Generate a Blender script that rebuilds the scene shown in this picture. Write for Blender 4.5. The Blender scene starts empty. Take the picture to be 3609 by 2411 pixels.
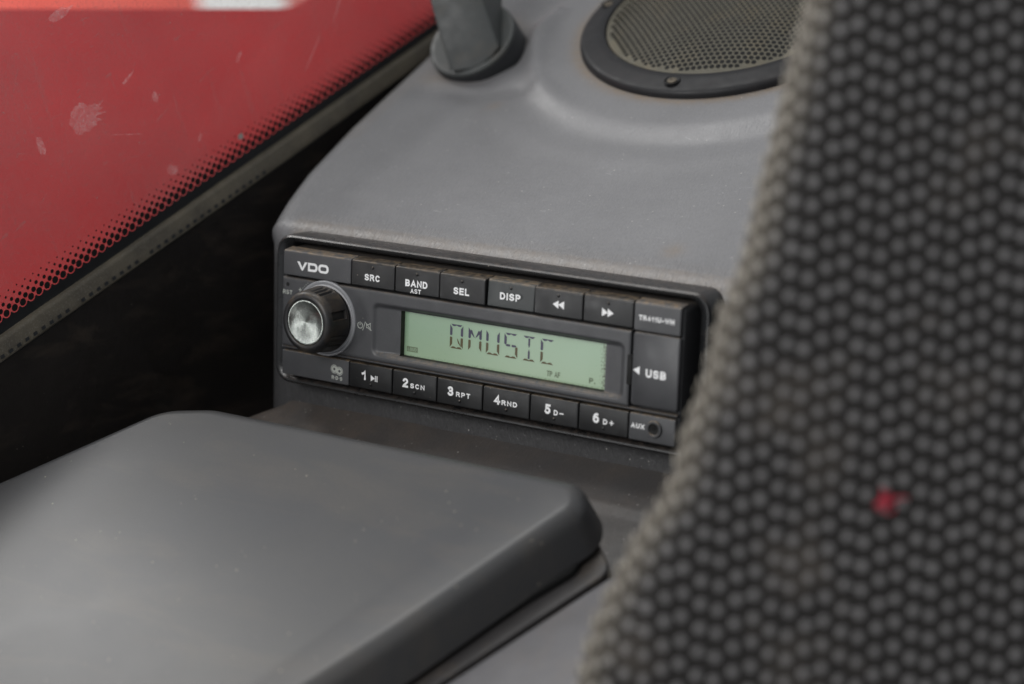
import bpy, bmesh, math, random
from mathutils import Vector, Matrix, noise
random.seed(7)
R = math.radians
PI = math.pi
scene = bpy.context.scene
COL = scene.collection
TILT = Matrix.Rotation(R(-27), 4, 'X')     # the radio face leans back 27 degrees; coordinates below are in the radio's own frame, mm
A27 = R(27)
T27 = Vector((0, math.cos(A27), math.sin(A27)))    # level, away from the viewer
N27 = Vector((0, -math.sin(A27), math.cos(A27)))   # straight up

# ------------------------------------------------------------------ camera
cam = bpy.data.cameras.new('camera')
cam.sensor_width = 36.0
cam.lens = 73.82
cam.clip_start = 0.02
cam.clip_end = 60
cam.dof.use_dof = True
cam.dof.focus_distance = 0.790
cam.dof.aperture_fstop = 5.9
camo = bpy.data.objects.new('camera', cam)
COL.objects.link(camo)
cr = Vector((0.8296312896, 0.5571150302, 0.0365344540))
cd = Vector((0.1377775459, -0.1408801441, -0.9803928462))
cf = Vector((-0.5410446110, 0.8183982087, -0.1936365173))
m = Matrix.Identity(4)
for i in range(3):
    m[i][0] = cr[i]; m[i][1] = -cd[i]; m[i][2] = -cf[i]
m.translation = Vector((0.43290740, -0.62548163, 0.15102368))
camo.matrix_world = TILT @ m
scene.camera = camo

# ------------------------------------------------------------------ light
world = bpy.data.worlds.new('World')
scene.world = world
world.use_nodes = True
bg = world.node_tree.nodes['Background']
bg.inputs[0].default_value = (0.93, 0.96, 1.0, 1)
bg.inputs[1].default_value = 0.40
def area(name, loc, target, sx, sy, power, color=(1, 1, 1)):
    l = bpy.data.lights.new(name, 'AREA')
    l.shape = 'RECTANGLE'; l.size = sx; l.size_y = sy; l.energy = power; l.color = color
    o = bpy.data.objects.new(name, l); COL.objects.link(o)
    o.location = loc
    o.rotation_euler = (Vector(target) - Vector(loc)).to_track_quat('-Z', 'Y').to_euler()
    return o
area('window_daylight', (-1.0, 0.40, 0.76), (-0.1, -0.1, 0), 0.34, 0.40, 4.4, (1.0, 0.985, 0.96))
area('windscreen_daylight', (-0.40, 0.45, 1.10), (0, 0.05, 0), 0.8, 0.5, 6.2, (1.0, 0.99, 0.97))
area('cap_glint_light', (-0.90, -1.15, 0.34), (-0.06, 0, 0), 0.34, 0.5, 3.0, (1.0, 1.0, 1.0))  # added lamp behind the camera's left, for the glint on the knob cap
area('rear_fill_light', (-0.30, -1.10, 1.25), (0, 0, 0), 0.9, 0.6, 15.5, (1.0, 0.99, 0.98))  # added fill above and behind the camera to brighten the radio face
area('outside_daylight', (-0.5, 0.6, 0.9), (-1.4, 1.1, 0.6), 0.9, 0.8, 46, (1.0, 0.99, 0.97))
scene.view_settings.view_transform = 'Standard'
scene.view_settings.look = 'None'
scene.view_settings.exposure = 0
scene.view_settings.gamma = 1
scene.cycles.use_denoising = True
scene.cycles.max_bounces = 8
scene.cycles.transparent_max_bounces = 12
scene.cycles.sample_clamp_indirect = 4

# ------------------------------------------------------------------ materials
class N:
    def __init__(s, name):
        s.m = bpy.data.materials.new(name); s.m.use_nodes = True
        s.t = s.m.node_tree; s.b = s.t.nodes['Principled BSDF']; s.out = s.t.nodes['Material Output']
        s.tc = s.t.nodes.new('ShaderNodeTexCoord')
    def add(s, typ, **kw):
        n = s.t.nodes.new(typ)
        for k, v in kw.items(): setattr(n, k, v)
        return n
    def ln(s, a, b): s.t.links.new(a, b)
    def coords(s, sc=(1, 1, 1), loc=(0, 0, 0), src=None):
        mp = s.add('ShaderNodeMapping'); mp.inputs['Scale'].default_value = sc; mp.inputs['Location'].default_value = loc
        s.ln(src or s.tc.outputs['Object'], mp.inputs[0]); return mp.outputs[0]
    def noise(s, scale, detail=3, rough=.55, sc=(1, 1, 1), loc=(0, 0, 0), dist=0):
        n = s.add('ShaderNodeTexNoise'); n.inputs['Scale'].default_value = scale
        n.inputs['Detail'].default_value = detail; n.inputs['Roughness'].default_value = rough
        n.inputs['Distortion'].default_value = dist
        s.ln(s.coords(sc, loc), n.inputs['Vector']); return n.outputs['Fac']
    def vor(s, scale, sc=(1, 1, 1), out='Distance', rnd=1.0, feat='F1'):
        n = s.add('ShaderNodeTexVoronoi'); n.feature = feat; n.inputs['Scale'].default_value = scale
        n.inputs['Randomness'].default_value = rnd
        s.ln(s.coords(sc), n.inputs['Vector']); return n.outputs[out]
    def rng(s, v, a, b, c=0., d=1., smooth=False):
        n = s.add('ShaderNodeMapRange'); n.inputs[1].default_value = a; n.inputs[2].default_value = b
        n.inputs[3].default_value = c; n.inputs[4].default_value = d
        if smooth: n.interpolation_type = 'SMOOTHSTEP'
        s.ln(v, n.inputs[0]); return n.outputs[0]
    def math(s, op, a, b=None):
        n = s.add('ShaderNodeMath', operation=op)
        for i, v in enumerate((a, b)):
            if v is None: continue
            if isinstance(v, (int, float)): n.inputs[i].default_value = v
            else: s.ln(v, n.inputs[i])
        return n.outputs[0]
    def mix(s, fac, a, b):
        n = s.add('ShaderNodeMix', data_type='RGBA')
        if isinstance(fac, (int, float)): n.inputs[0].default_value = fac
        else: s.ln(fac, n.inputs[0])
        for i, v in ((6, a), (7, b)):
            if isinstance(v, tuple): n.inputs[i].default_value = (*v, 1) if len(v) == 3 else v
            else: s.ln(v, n.inputs[i])
        return n.outputs[2]
    def bump(s, h, strength, dist, prev=None):
        n = s.add('ShaderNodeBump'); n.inputs['Strength'].default_value = strength; n.inputs['Distance'].default_value = dist
        s.ln(h, n.inputs['Height'])
        if prev is not None: s.ln(prev, n.inputs['Normal'])
        return n.outputs[0]
    def up(s, lo=.5, hi=.9):   # how far a surface faces straight up: dust settles there
        g = s.add('ShaderNodeNewGeometry'); d = s.add('ShaderNodeVectorMath', operation='DOT_PRODUCT')
        s.ln(g.outputs['True Normal'], d.inputs[0]); d.inputs[1].default_value = (0, 0, 1)
        return s.rng(d.outputs['Value'], lo, hi, smooth=True)
    def attr(s, name):
        n = s.add('ShaderNodeAttribute'); n.attribute_name = name; return n.outputs['Fac']

TAN = (0.23, 0.165, 0.10)
def plastic(name, col, rough=.45, spec=.5, grain=2200, gs=.15, gd=.0001, var=.12, dust=0., specks=0., dirt_col=TAN, tint=None, metallic=0., smear=0., up_lo=.55, up_hi=.95):
    k = N(name); b = k.b
    base = k.mix(k.rng(k.noise(60, 4), .3, .7), tuple(c * (1 - var) for c in col), tuple(c * (1 + var) for c in (tint or col)))
    base = k.mix(k.rng(k.noise(1500, 3, .8), .35, .65, 0, .28), base, tuple(c * .6 for c in col))
    if dust > 0:
        f = k.math('MULTIPLY', k.up(up_lo, up_hi), k.rng(k.noise(450, 5, .7), .38, .62, 0., dust))
        base = k.mix(f, base, dirt_col)
    if smear > 0:
        f = k.rng(k.noise(90, 5, .6, sc=(1, .35, 1), dist=.4), .5, .75, 0, smear)
        base = k.mix(f, base, dirt_col)
    if specks > 0:
        sp = k.rng(k.vor(330), .0, .12, 1., 0.)
        pick = k.rng(k.noise(700, 2), .60, .66)
        f = k.math('MULTIPLY', k.math('MULTIPLY', sp, pick), specks)
        base = k.mix(f, base, (.45, .40, .33))
    k.ln(base, b.inputs['Base Color'])
    k.ln(k.rng(k.noise(150, 4, .6), .3, .7, max(.05, rough - .08), min(1, rough + .08)), b.inputs['Roughness'])
    b.inputs['Specular IOR Level'].default_value = spec
    b.inputs['Metallic'].default_value = metallic
    if gs > 0: k.ln(k.bump(k.noise(grain, 3), gs, gd), b.inputs['Normal'])
    return k.m

def leather(name, col, dirt=TAN, rough=.42, spec=.5, fine=1400):
    k = N(name); b = k.b
    base = k.mix(k.rng(k.noise(18, 4), .3, .7), tuple(c * .92 for c in col), tuple(c * 1.07 for c in col))
    if name == 'dash_leather': base = k.mix(k.attr('front'), base, tuple(c * .28 for c in col))  # front face darkened: its shade is put into the leather colour
    d = k.attr('dirt')
    f = k.math('MULTIPLY', d, k.rng(k.noise(220, 5, .7), .3, .65, .35, 1.))
    base = k.mix(f, base, dirt)
    sp = k.math('MULTIPLY', k.rng(k.vor(300), 0., .12, 1., 0.), k.rng(k.noise(130, 2, loc=(3, 1, 2)), .50, .60))
    base = k.mix(sp, base, (.62, .60, .56))
    base = k.mix(k.rng(k.noise(1150, 4, .8, sc=(1, .6, .7)), .32, .68, 0, .30), base, tuple(c * .55 for c in col))
    lint = k.rng(k.noise(420, 2, .5, sc=(.25, 1.2, 1), dist=2.2), .72, .78, 0, .35)
    base = k.mix(lint, base, (.5, .5, .5))
    k.ln(base, b.inputs['Base Color'])
    k.ln(k.rng(k.noise(120, 5, .65), .3, .7, rough - .05, rough + .09), b.inputs['Roughness'])
    b.inputs['Specular IOR Level'].default_value = spec
    n1 = k.bump(k.noise(fine, 3, .6, sc=(1.0, .45, .6)), .55, .00022)
    n2 = k.bump(k.noise(700, 2, .5, sc=(1.15, .3, .3), dist=.6), .35, .0003, n1)
    wr = k.math('MULTIPLY', k.noise(640, 2, .5, sc=(1.5, .42, .42), dist=.6), k.attr('roll'))
    n3 = k.bump(wr, .8, .0005, n2)
    k.ln(n3, b.inputs['Normal'])
    return k.m

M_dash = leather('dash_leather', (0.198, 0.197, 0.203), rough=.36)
M_ledge = leather('ledge_leather', (0.070, 0.066, 0.065), dirt=(.125, .10, .082), rough=.5, fine=1000)
M_panel = plastic('panel_grey', (0.060, 0.061, 0.065), rough=.42, grain=3800, gs=.25, gd=.00012, dust=.35, specks=.5)
M_block = plastic('block_grey', (0.066, 0.067, 0.071), rough=.42, grain=3800, gs=.25, gd=.00012, dust=.85, specks=.5)
M_button = plastic('button_black', (0.011, 0.0112, 0.0117), rough=.38, grain=3000, gs=.08, dust=.45, specks=.8)
M_buttonlighter = plastic('button_lighter', (0.036, 0.040, 0.040), rough=.4, grain=3000, gs=.08, dust=.7, specks=.8)  # lighter copy of the button black; light on the upturned key put into colour
M_frame = plastic('frame_black', (0.016, 0.0165, 0.0175), rough=.30, grain=1800, gs=.1, dust=.55, specks=.9, dirt_col=(.085, .066, .055))
M_knob = plastic('knob_rubber', (0.018, 0.018, 0.019), rough=.42, grain=3000, gs=.1, dust=.25, smear=.25)
M_hole = plastic('hole_dark', (0.004, 0.004, 0.004), rough=.8, gs=0)
M_silver = plastic('satin_silver', (0.34, 0.345, 0.36), rough=.3, metallic=.15, gs=0, var=.05)
M_white = plastic('ring_reflection', (0.85, 0.85, 0.87), rough=.3, gs=0, var=.02)  # white reflection on the ring's inner slope, put in as colour
M_text = plastic('print_white', (0.90, 0.90, 0.90), rough=.5, gs=0, var=.03)
M_textdim = plastic('print_dim', (0.46, 0.48, 0.44), rough=.5, gs=0, var=.05)
M_vent = plastic('vent_grey', (0.052, 0.057, 0.056), rough=.48, grain=900, gs=.1, smear=.12)
M_ring = plastic('speaker_ring', (0.012, 0.012, 0.0135), spec=.3, rough=.5, grain=1500, gs=.12, specks=.5, smear=.15, dirt_col=(.05, .035, .035))
M_grille = plastic('grille_mesh', (0.105, 0.097, 0.074), rough=.6, spec=.3, gs=0, smear=.5, dirt_col=(.17, .135, .08))
M_screw = plastic('screw_steel', (0.12, 0.10, 0.075), rough=.5, metallic=.5, gs=0)
M_wall = plastic('black_panel', (0.030, 0.026, 0.024), rough=.38, grain=260, gs=.25, gd=.0008, specks=.7, smear=.7, dirt_col=(.09, .070, .055))
M_rubber = plastic('gasket_rubber', (0.014, 0.015, 0.017), rough=.5, grain=1500, gs=.2, specks=.2)
M_lowerstrip = plastic('body_grey', (0.045, 0.042, 0.042), rough=.45, grain=900, gs=.1, smear=.2)
M_lower = plastic('lower_grey', (0.125, 0.122, 0.128), rough=.45, grain=900, gs=.1, smear=.1)

def tray_mat():
    k = N('tray_plastic'); b = k.b
    base = k.mix(k.rng(k.noise(16, 4, loc=(1, 4, 2)), .35, .65), (.066, .067, .071), (.078, .077, .076))
    f = k.rng(k.noise(26, 6, .65, sc=(.5, 1.9, 1), loc=(2, 0, 0), dist=.8), .5, .78, 0, .30)
    base = k.mix(f, base, (.17, .14, .105))
    base = k.mix(k.rng(k.noise(1300, 4, .8), .3, .7, 0, .5), base, (.05, .05, .052))
    sp = k.math('MULTIPLY', k.rng(k.vor(300), 0, .13, 1., 0.), k.rng(k.noise(120, 2), .56, .64))
    base = k.mix(sp, base, (.5, .45, .35))
    k.ln(base, b.inputs['Base Color'])
    k.ln(k.rng(k.noise(60, 4), .3, .7, .31, .325), b.inputs['Roughness'])
    b.inputs['Specular IOR Level'].default_value = .34
    k.ln(k.bump(k.noise(1600, 3), .15, .0001), b.inputs['Normal'])
    return k.m
M_tray = tray_mat()

def sill_mat():
    k = N('sill_rubber'); b = k.b
    base = k.mix(k.rng(k.noise(70, 5, .6), .3, .7), (.066, .057, .044), (.125, .107, .076))
    base = k.mix(k.rng(k.noise(1500, 2), .55, .7, 0, .6), base, (.17, .16, .135))
    k.ln(base, b.inputs['Base Color'])
    b.inputs['Roughness'].default_value = .6
    k.ln(k.bump(k.noise(1500, 3), .5, .0003), b.inputs['Normal'])
    return k.m
M_sill = sill_mat()

def cap_mat():
    k = N('spun_metal'); b = k.b
    b.inputs['Metallic'].default_value = 1
    b.inputs['Base Color'].default_value = (.60, .63, .60, 1)
    b.inputs['Roughness'].default_value = .30
    b.inputs['Anisotropic'].default_value = .93
    tg = k.add('ShaderNodeTangent'); tg.direction_type = 'RADIAL'; tg.axis = 'Y'
    k.ln(tg.outputs[0], b.inputs['Tangent'])
    base = k.mix(k.rng(k.noise(500, 5, .7), .5, .72), (.46, .49, .46), (.30, .33, .31))
    k.ln(base, b.inputs['Base Color'])
    k.ln(k.rng(k.noise(900, 4, .7), .3, .7, .20, .27), b.inputs['Roughness'])
    return k.m
M_cap = cap_mat()

def lcd_mat():
    k = N('lcd_glass'); b = k.b
    sep = k.add('ShaderNodeSeparateXYZ'); k.ln(k.tc.outputs['Object'], sep.inputs[0])
    g = k.rng(sep.outputs[0], -.03, .06)
    base = k.mix(g, (.20, .30, .205), (.285, .395, .285))
    base = k.mix(k.rng(k.noise(28, 2, .4), .35, .65, 0, .35), base, (.22, .31, .20))
    base = k.mix(k.rng(sep.outputs[2], .032, .020, 0, .45), base, (.26, .34, .215))
    # grime collects along the rim of the window
    ex = k.math('ABSOLUTE', k.math('SUBTRACT', sep.outputs[0], .0108))
    ez = k.math('ABSOLUTE', k.math('SUBTRACT', sep.outputs[2], .0288))
    rim = k.math('MAXIMUM', k.rng(ex, .041, .0455), k.rng(ez, .0066, .0094))
    n = k.noise(1500, 4, .75)
    f = k.rng(k.math('ADD', k.math('MULTIPLY', rim, .36), n), .76, .98)
    base = k.mix(f, base, (.05, .045, .028))
    base = k.mix(k.rng(k.noise(2400, 3, .7), .66, .74, 0, .8), base, (.09, .11, .07))
    k.ln(base, b.inputs['Base Color'])
    b.inputs['Roughness'].default_value = .25
    k.ln(base, b.inputs['Emission Color'])
    b.inputs['Emission Strength'].default_value = .20
    return k.m
M_lcd = lcd_mat()
M_seg_a = plastic('segment_violet', (0.050, 0.045, 0.085), rough=.4, gs=0)
M_seg_b = plastic('segment_olive', (0.085, 0.062, 0.020), rough=.4, gs=0)
M_seg_c = plastic('segment_faint', (0.13, 0.17, 0.10), rough=.4, gs=0)

def red_paint(name, c1, c2):
    k = N(name); b = k.b
    k.ln(k.mix(k.rng(k.noise(9, 4, .6), .35, .65), c1, c2), b.inputs['Base Color'])
    b.inputs['Roughness'].default_value = .5
    return k.m
M_red = red_paint('red_bodywork', (.34, .010, .013), (.41, .016, .018))
M_redbright = red_paint('red_board', (.68, .105, .08), (.74, .13, .10))
M_whiteboard = red_paint('white_board', (.82, .82, .80), (.86, .86, .84))

def glass_mat(dirty):
    k = N('dusty_glass' if dirty else 'clear_glass')
    tr = k.add('ShaderNodeBsdfTransparent'); tr.inputs[0].default_value = (.96, .96, .96, 1)
    gl = k.add('ShaderNodeBsdfGlossy'); gl.inputs['Roughness'].default_value = .03
    fr = k.add('ShaderNodeFresnel'); fr.inputs[0].default_value = 1.14
    m1 = k.add('ShaderNodeMixShader'); k.ln(fr.outputs[0], m1.inputs[0]); k.ln(tr.outputs[0], m1.inputs[1]); k.ln(gl.outputs[0], m1.inputs[2])
    last = m1.outputs[0]
    if dirty:
        df = k.add('ShaderNodeBsdfDiffuse'); df.inputs[0].default_value = (.52, .42, .39, 1)
        haze = k.rng(k.noise(16, 6, .65, dist=.4), .36, .68, .01, .17)
        fine = k.rng(k.noise(700, 5, .8, loc=(1, 2, 3)), .50, .70, 0, .27)
        streak = k.rng(k.noise(240, 3, .6, sc=(1, .08, 1)), .58, .8, 0, .14)
        s2 = k.rng(k.noise(130, 2, .5, sc=(.3, 1.2, 1), dist=3.0, loc=(5, 1, 0)), .70, .735, 0, .16)
        sp = k.math('MULTIPLY', k.rng(k.vor(240), 0., .10, 1., 0.), k.rng(k.noise(110, 2), .52, .60, 0, .8))
        f = k.math('ADD', k.math('ADD', haze, fine), k.math('ADD', k.math('ADD', streak, s2), sp))
        f = k.math('MINIMUM', f, .85)
        m2 = k.add('ShaderNodeMixShader'); k.ln(f, m2.inputs[0]); k.ln(last, m2.inputs[1]); k.ln(df.outputs[0], m2.inputs[2])
        last = m2.outputs[0]
    k.ln(last, k.out.inputs[0])
    return k.m
M_glass_d, M_glass_c = glass_mat(True), glass_mat(False)

def smear_mat():
    k = N('dried_smear')
    tr = k.add('ShaderNodeBsdfTransparent'); df = k.add('ShaderNodeBsdfTranslucent'); df.inputs[0].default_value = (.85, .72, .72, 1)
    f = k.rng(k.noise(420, 5, .7, sc=(1, 1, 1), dist=1.0), .35, .75, .04, .42)
    m2 = k.add('ShaderNodeMixShader'); k.ln(f, m2.inputs[0]); k.ln(tr.outputs[0], m2.inputs[1]); k.ln(df.outputs[0], m2.inputs[2])
    k.ln(m2.outputs[0], k.out.inputs[0]); return k.m
M_smear = smear_mat()

def knit_mat(name, c, edge):
    k = N(name); b = k.b
    base = k.mix(k.rng(k.noise(45, 3), .4, .65), c, tuple(x * 1.08 for x in c))
    base = k.mix(k.rng(k.noise(30, 3, loc=(7, 3, 1)), .56, .72, 0, .22), base, (.16, .135, .11))
    base = k.mix(k.attr('worn'), base, edge)  # rim light painted into the knit colour along the edge
    k.ln(base, b.inputs['Base Color'])
    b.inputs['Roughness'].default_value = .8
    b.inputs['Specular IOR Level'].default_value = .2
    b.inputs['Sheen Weight'].default_value = .15
    return k.m
M_knit = knit_mat('knit_loops', (.152, .147, .146), (.30, .275, .23))
M_back = knit_mat('knit_ground', (.019, .0175, .0165), (.085, .074, .058))

# ------------------------------------------------------------------ building helpers
class MB:
    def __init__(s): s.v = []; s.f = []; s.mi = []; s.attr = {}
    def add(s, vs, fs, mi=0):
        o = len(s.v); s.v += [Vector(v) for v in vs]
        s.f += [tuple(i + o for i in f) for f in fs]; s.mi += [mi] * len(fs)
        return o
    def box(s, x0, x1, y0, y1, z0, z1, mi=0):
        s.add([(x, y, z) for x in (x0, x1) for y in (y0, y1) for z in (z0, z1)],
              [(0, 1, 3, 2), (4, 6, 7, 5), (0, 4, 5, 1), (2, 3, 7, 6), (0, 2, 6, 4), (1, 5, 7, 3)], mi)
    def build(s, name, mat, root=None, base=None, smooth=False, bevel=0, segs=2, angle=30, matrix=None, weld=False):
        b = Vector(base) if base is not None else (Vector(root['base']) if root is not None and 'base' in root else Vector((0, 0, 0)))
        me = bpy.data.meshes.new(name)
        me.from_pydata([(v - b) / 1000 for v in s.v], [], s.f)
        mats = mat if isinstance(mat, (list, tuple)) else [mat]
        for q in mats: me.materials.append(q)
        if len(mats) > 1: me.polygons.foreach_set('material_index', s.mi)
        for nm, vals in s.attr.items():
            a = me.attributes.new(nm, 'FLOAT', 'POINT'); a.data.foreach_set('value', vals)
        bm = bmesh.new(); bm.from_mesh(me)
        if weld: bmesh.ops.remove_doubles(bm, verts=bm.verts, dist=1e-6)
        bmesh.ops.recalc_face_normals(bm, faces=bm.faces)
        if bevel:
            ed = [e for e in bm.edges if len(e.link_faces) == 2 and e.calc_face_angle(0) > R(angle)]
            bmesh.ops.bevel(bm, geom=ed, offset=bevel / 1000, segments=segs, profile=.5, affect='EDGES', clamp_overlap=True)
        bm.to_mesh(me); bm.free()
        if smooth or bevel:
            me.polygons.foreach_set('use_smooth', [True] * len(me.polygons))
            me.set_sharp_from_angle(angle=R(45 if smooth else 50))
        o = bpy.data.objects.new(name, me); COL.objects.link(o)
        if root is not None:
            o.parent = root
            # a sub-part's parent shares the same base, so local offsets stay zero
            o['base'] = tuple(b)
        else:
            o.matrix_world = TILT @ Matrix.Translation(b / 1000)
            o['base'] = tuple(b)
        return o

def tag(o, label=None, cat=None, group=None, kind=None):
    if label: o['label'] = label
    if cat: o['category'] = cat
    if group: o['group'] = group
    if kind: o['kind'] = kind
    return o
def thing(name, base, label, cat, group=None):
    o = bpy.data.objects.new(name, None); COL.objects.link(o); o.empty_display_size = .02
    o.matrix_world = TILT @ Matrix.Translation(Vector(base) / 1000)
    o['base'] = tuple(base)
    return tag(o, label, cat, group)

def rrect(x0, x1, z0, z1, r, n=5):
    pts = []
    for cx, cz, a0 in ((x1 - r, z1 - r, 0), (x0 + r, z1 - r, 90), (x0 + r, z0 + r, 180), (x1 - r, z0 + r, 270)):
        for i in range(n + 1):
            a = R(a0 + 90 * i / n); pts.append((cx + r * math.cos(a), cz + r * math.sin(a)))
    return pts
def loft(mb, loops, mi=0, cap0=False, cap1=False, closed=True):
    n = len(loops[0]); o = mb.add([p for l in loops for p in l], [])
    fs = []
    for k in range(len(loops) - 1):
        for i in range(n if closed else n - 1):
            j = (i + 1) % n
            fs.append((o + k * n + i, o + k * n + j, o + (k + 1) * n + j, o + (k + 1) * n + i))
    if cap0: fs.append(tuple(o + i for i in range(n)))
    if cap1: fs.append(tuple(o + (len(loops) - 1) * n + i for i in range(n)))
    mb.f += fs; mb.mi += [mi] * len(fs)

def lathe_y(mb, cx, cz, prof, n=48, mi=0, mod=None, cap0=False, cap1=False):
    loops = []
    for r, y in prof:
        loops.append([(cx + (r if mod is None else mod(r, y, 2 * PI * i / n)) * math.cos(2 * PI * i / n), y,
                       cz + (r if mod is None else mod(r, y, 2 * PI * i / n)) * math.sin(2 * PI * i / n)) for i in range(n)])
    loft(mb, loops, mi, cap0, cap1)

def arc(cx, cy, rx, ry, a0, a1, n=14):
    return [(cx + rx * math.cos(R(a0 + (a1 - a0) * i / n)), cy + ry * math.sin(R(a0 + (a1 - a0) * i / n))) for i in range(n + 1)]
GL = {  # centre lines of bold sans capitals: (width, [(closed, points)...])
 'A': (.78, [(0, [(0, 0), (.5, 1), (1, 0)]), (0, [(.2, .3), (.8, .3)])]),
 'B': (.68, [(1, [(0, 0), (0, 1), (.5, 1)] + arc(.5, .76, .42, .24, 80, -80, 8) + [(.4, .52)] ), (1, [(0, 0), (0, .52), (.5, .52)] + arc(.55, .26, .45, .26, 80, -80, 8) + [(.5, 0)])]),
 'C': (.72, [(0, arc(.5, .5, .5, .5, 42, 318, 20))]),
 'D': (.70, [(1, [(0, 0), (0, 1), (.4, 1)] + arc(.45, .5, .55, .5, 85, -85, 12) + [(.4, 0)])]),
 'E': (.60, [(0, [(1, 0), (0, 0), (0, 1), (1, 1)]), (0, [(0, .52), (.9, .52)])]),
 'F': (.56, [(0, [(0, 0), (0, 1), (1, 1)]), (0, [(0, .52), (.9, .52)])]),
 'H': (.70, [(0, [(0, 0), (0, 1)]), (0, [(1, 0), (1, 1)]), (0, [(0, .5), (1, .5)])]),
 'I': (.02, [(0, [(.5, 0), (.5, 1)])]),
 'L': (.56, [(0, [(0, 1), (0, 0), (1, 0)])]),
 'M': (.84, [(0, [(0, 0), (0, 1), (.5, .15), (1, 1), (1, 0)])]),
 'N': (.70, [(0, [(0, 0), (0, 1), (1, 0), (1, 1)])]),
 'O': (.76, [(1, arc(.5, .5, .5, .5, 0, 342, 19))]),
 'P': (.64, [(0, [(0, 0), (0, 1), (.5, 1)] + arc(.55, .73, .45, .27, 85, -85, 10) + [(.5, .46), (0, .46)])]),
 'R': (.68, [(0, [(0, 0), (0, 1), (.5, 1)] + arc(.5, .75, .45, .25, 85, -85, 10) + [(.5, .5), (0, .5)]), (0, [(.5, .5), (.72, .38), (1, 0)])]),
 'S': (.66, [(0, arc(.5, .75, .47, .25, 25, 262, 12) + arc(.5, .25, .5, .25, 82, -155, 12))]),
 'T': (.66, [(0, [(0, 1), (1, 1)]), (0, [(.5, 0), (.5, 1)])]),
 'U': (.70, [(0, [(0, 1), (0, .4)] + arc(.5, .38, .5, .38, 185, 355, 12) + [(1, .4), (1, 1)])]),
 'W': (1.05, [(0, [(0, 1), (.26, 0), (.5, .95), (.74, 0), (1, 1)])]),
 'X': (.72, [(0, [(0, 0), (1, 1)]), (0, [(0, 1), (1, 0)])]),
 '1': (.34, [(0, [(1, 0), (1, 1), (.75, .8), (0, .68)])]),
 '2': (.58, [(0, arc(.5, .72, .48, .28, 165, -30, 12) + [(.1, .12), (0, 0), (1, 0)])]),
 '3': (.58, [(0, arc(.46, .76, .46, .24, 155, -80, 10)), (0, [(.36, .53)] + arc(.48, .27, .52, .27, 85, -155, 12))]),
 '4': (.62, [(0, [(.74, 0), (.74, 1), (0, .27), (1, .27)])]),
 '5': (.58, [(0, [(.95, 1), (.2, 1), (.1, .5)] + arc(.48, .32, .5, .32, 120, -150, 12))]),
 '6': (.58, [(1, arc(.5, .32, .5, .32, 0, 342, 16)), (0, arc(.62, .38, .62, .62, 180, 75, 10))]),
 '-': (.32, [(0, [(0, .38), (1, .38)])]),
 '.': (.05, [(0, [(.2, .0), (.2, .06)])]),
}
def put_text(mb, body, x0, x1, z0, z1, y, offset=.03, spacing=1.0, mi=0):
    """lettering of even strokes fitted into a measured box on the radio face"""
    H = z1 - z0; t = H * (.235 if offset >= .018 else .19)
    gap = .46 if offset >= .018 else .42
    tot = sum(GL[c_][0] for c_ in body) + gap * spacing * (len(body) - 1)
    k = (x1 - x0 - t) / max(tot, 1e-6) if len(body) > 1 or body not in 'I1' else (x1 - x0 - t) / GL[body][0]
    x = x0 + t / 2; jit = 0
    for c_ in body:
        w_ = GL[c_][0] * k
        for cl, pts in GL[c_][1]:
            stroke(mb, [(x + px_ * w_, z0 + t / 2 + pz_ * (H - t)) for px_, pz_ in pts], t, y - jit * .002, mi, closed=bool(cl))
            jit += 1
        x += w_ + gap * spacing * k
def poly(mb, pts, y, mi=0):
    mb.add([(p[0], y, p[1]) for p in pts], [tuple(range(len(pts)))], mi)
def stroke(mb, pts, w, y, mi=0, closed=False):
    n = len(pts); L = []; Rr = []
    for i in range(n):
        p = Vector(pts[i])
        a = Vector(pts[(i - 1) % n]) if (closed or i > 0) else None; b = Vector(pts[(i + 1) % n]) if (closed or i < n - 1) else None
        da = (p - a).normalized() if a is not None else None; db = (b - p).normalized() if b is not None else None
        d = ((da if da is not None else db) + (db if db is not None else da)).normalized()
        q = Vector((-d.y, d.x)) * w / 2
        if da is not None and db is not None: q = q / max(.55, d.dot(da))
        e = Vector((0, 0))
        if not closed and i == 0: e = -d * w * .5
        if not closed and i == n - 1: e = d * w * .5
        L.append(p + q + e); Rr.append(p - q + e)
    o = mb.add([(p.x, y, p.y) for p in L + Rr], [])
    for i in range(n if closed else n - 1):
        j = (i + 1) % n; mb.f.append((o + i, o + j, o + n + j, o + n + i)); mb.mi.append(mi)

# =================================================================== SETTING
# ---- dashboard: padded moulding that houses the radio and the loudspeaker
SPX, SPS = 10.0, 177.0            # loudspeaker centre, in (x, s) of the level top
def top_pt(x, s, h=0): return Vector((x, 22, 33)) + T27 * s + N27 * h
def sstep(a, b, x):
    t = max(0, min(1, (x - a) / (b - a))); return t * t * (3 - 2 * t)
def lerp_tab(tab, x):
    if x <= tab[0][0]: return tab[0][1]
    for (a, va), (b, vb) in zip(tab, tab[1:]):
        if x <= b: return va + (vb - va) * (x - a) / (b - a)
    return tab[-1][1]
def seg_d(x, s, a, b):
    ax, ay = a; bx, by = b; t = max(0, min(1, ((x - ax) * (bx - ax) + (s - ay) * (by - ay)) / ((bx - ax) ** 2 + (by - ay) ** 2)))
    return math.hypot(x - ax - t * (bx - ax), s - ay - t * (by - ay)), t
VX, VS = -108.0, 140.0           # foot of the vent on the top
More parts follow.
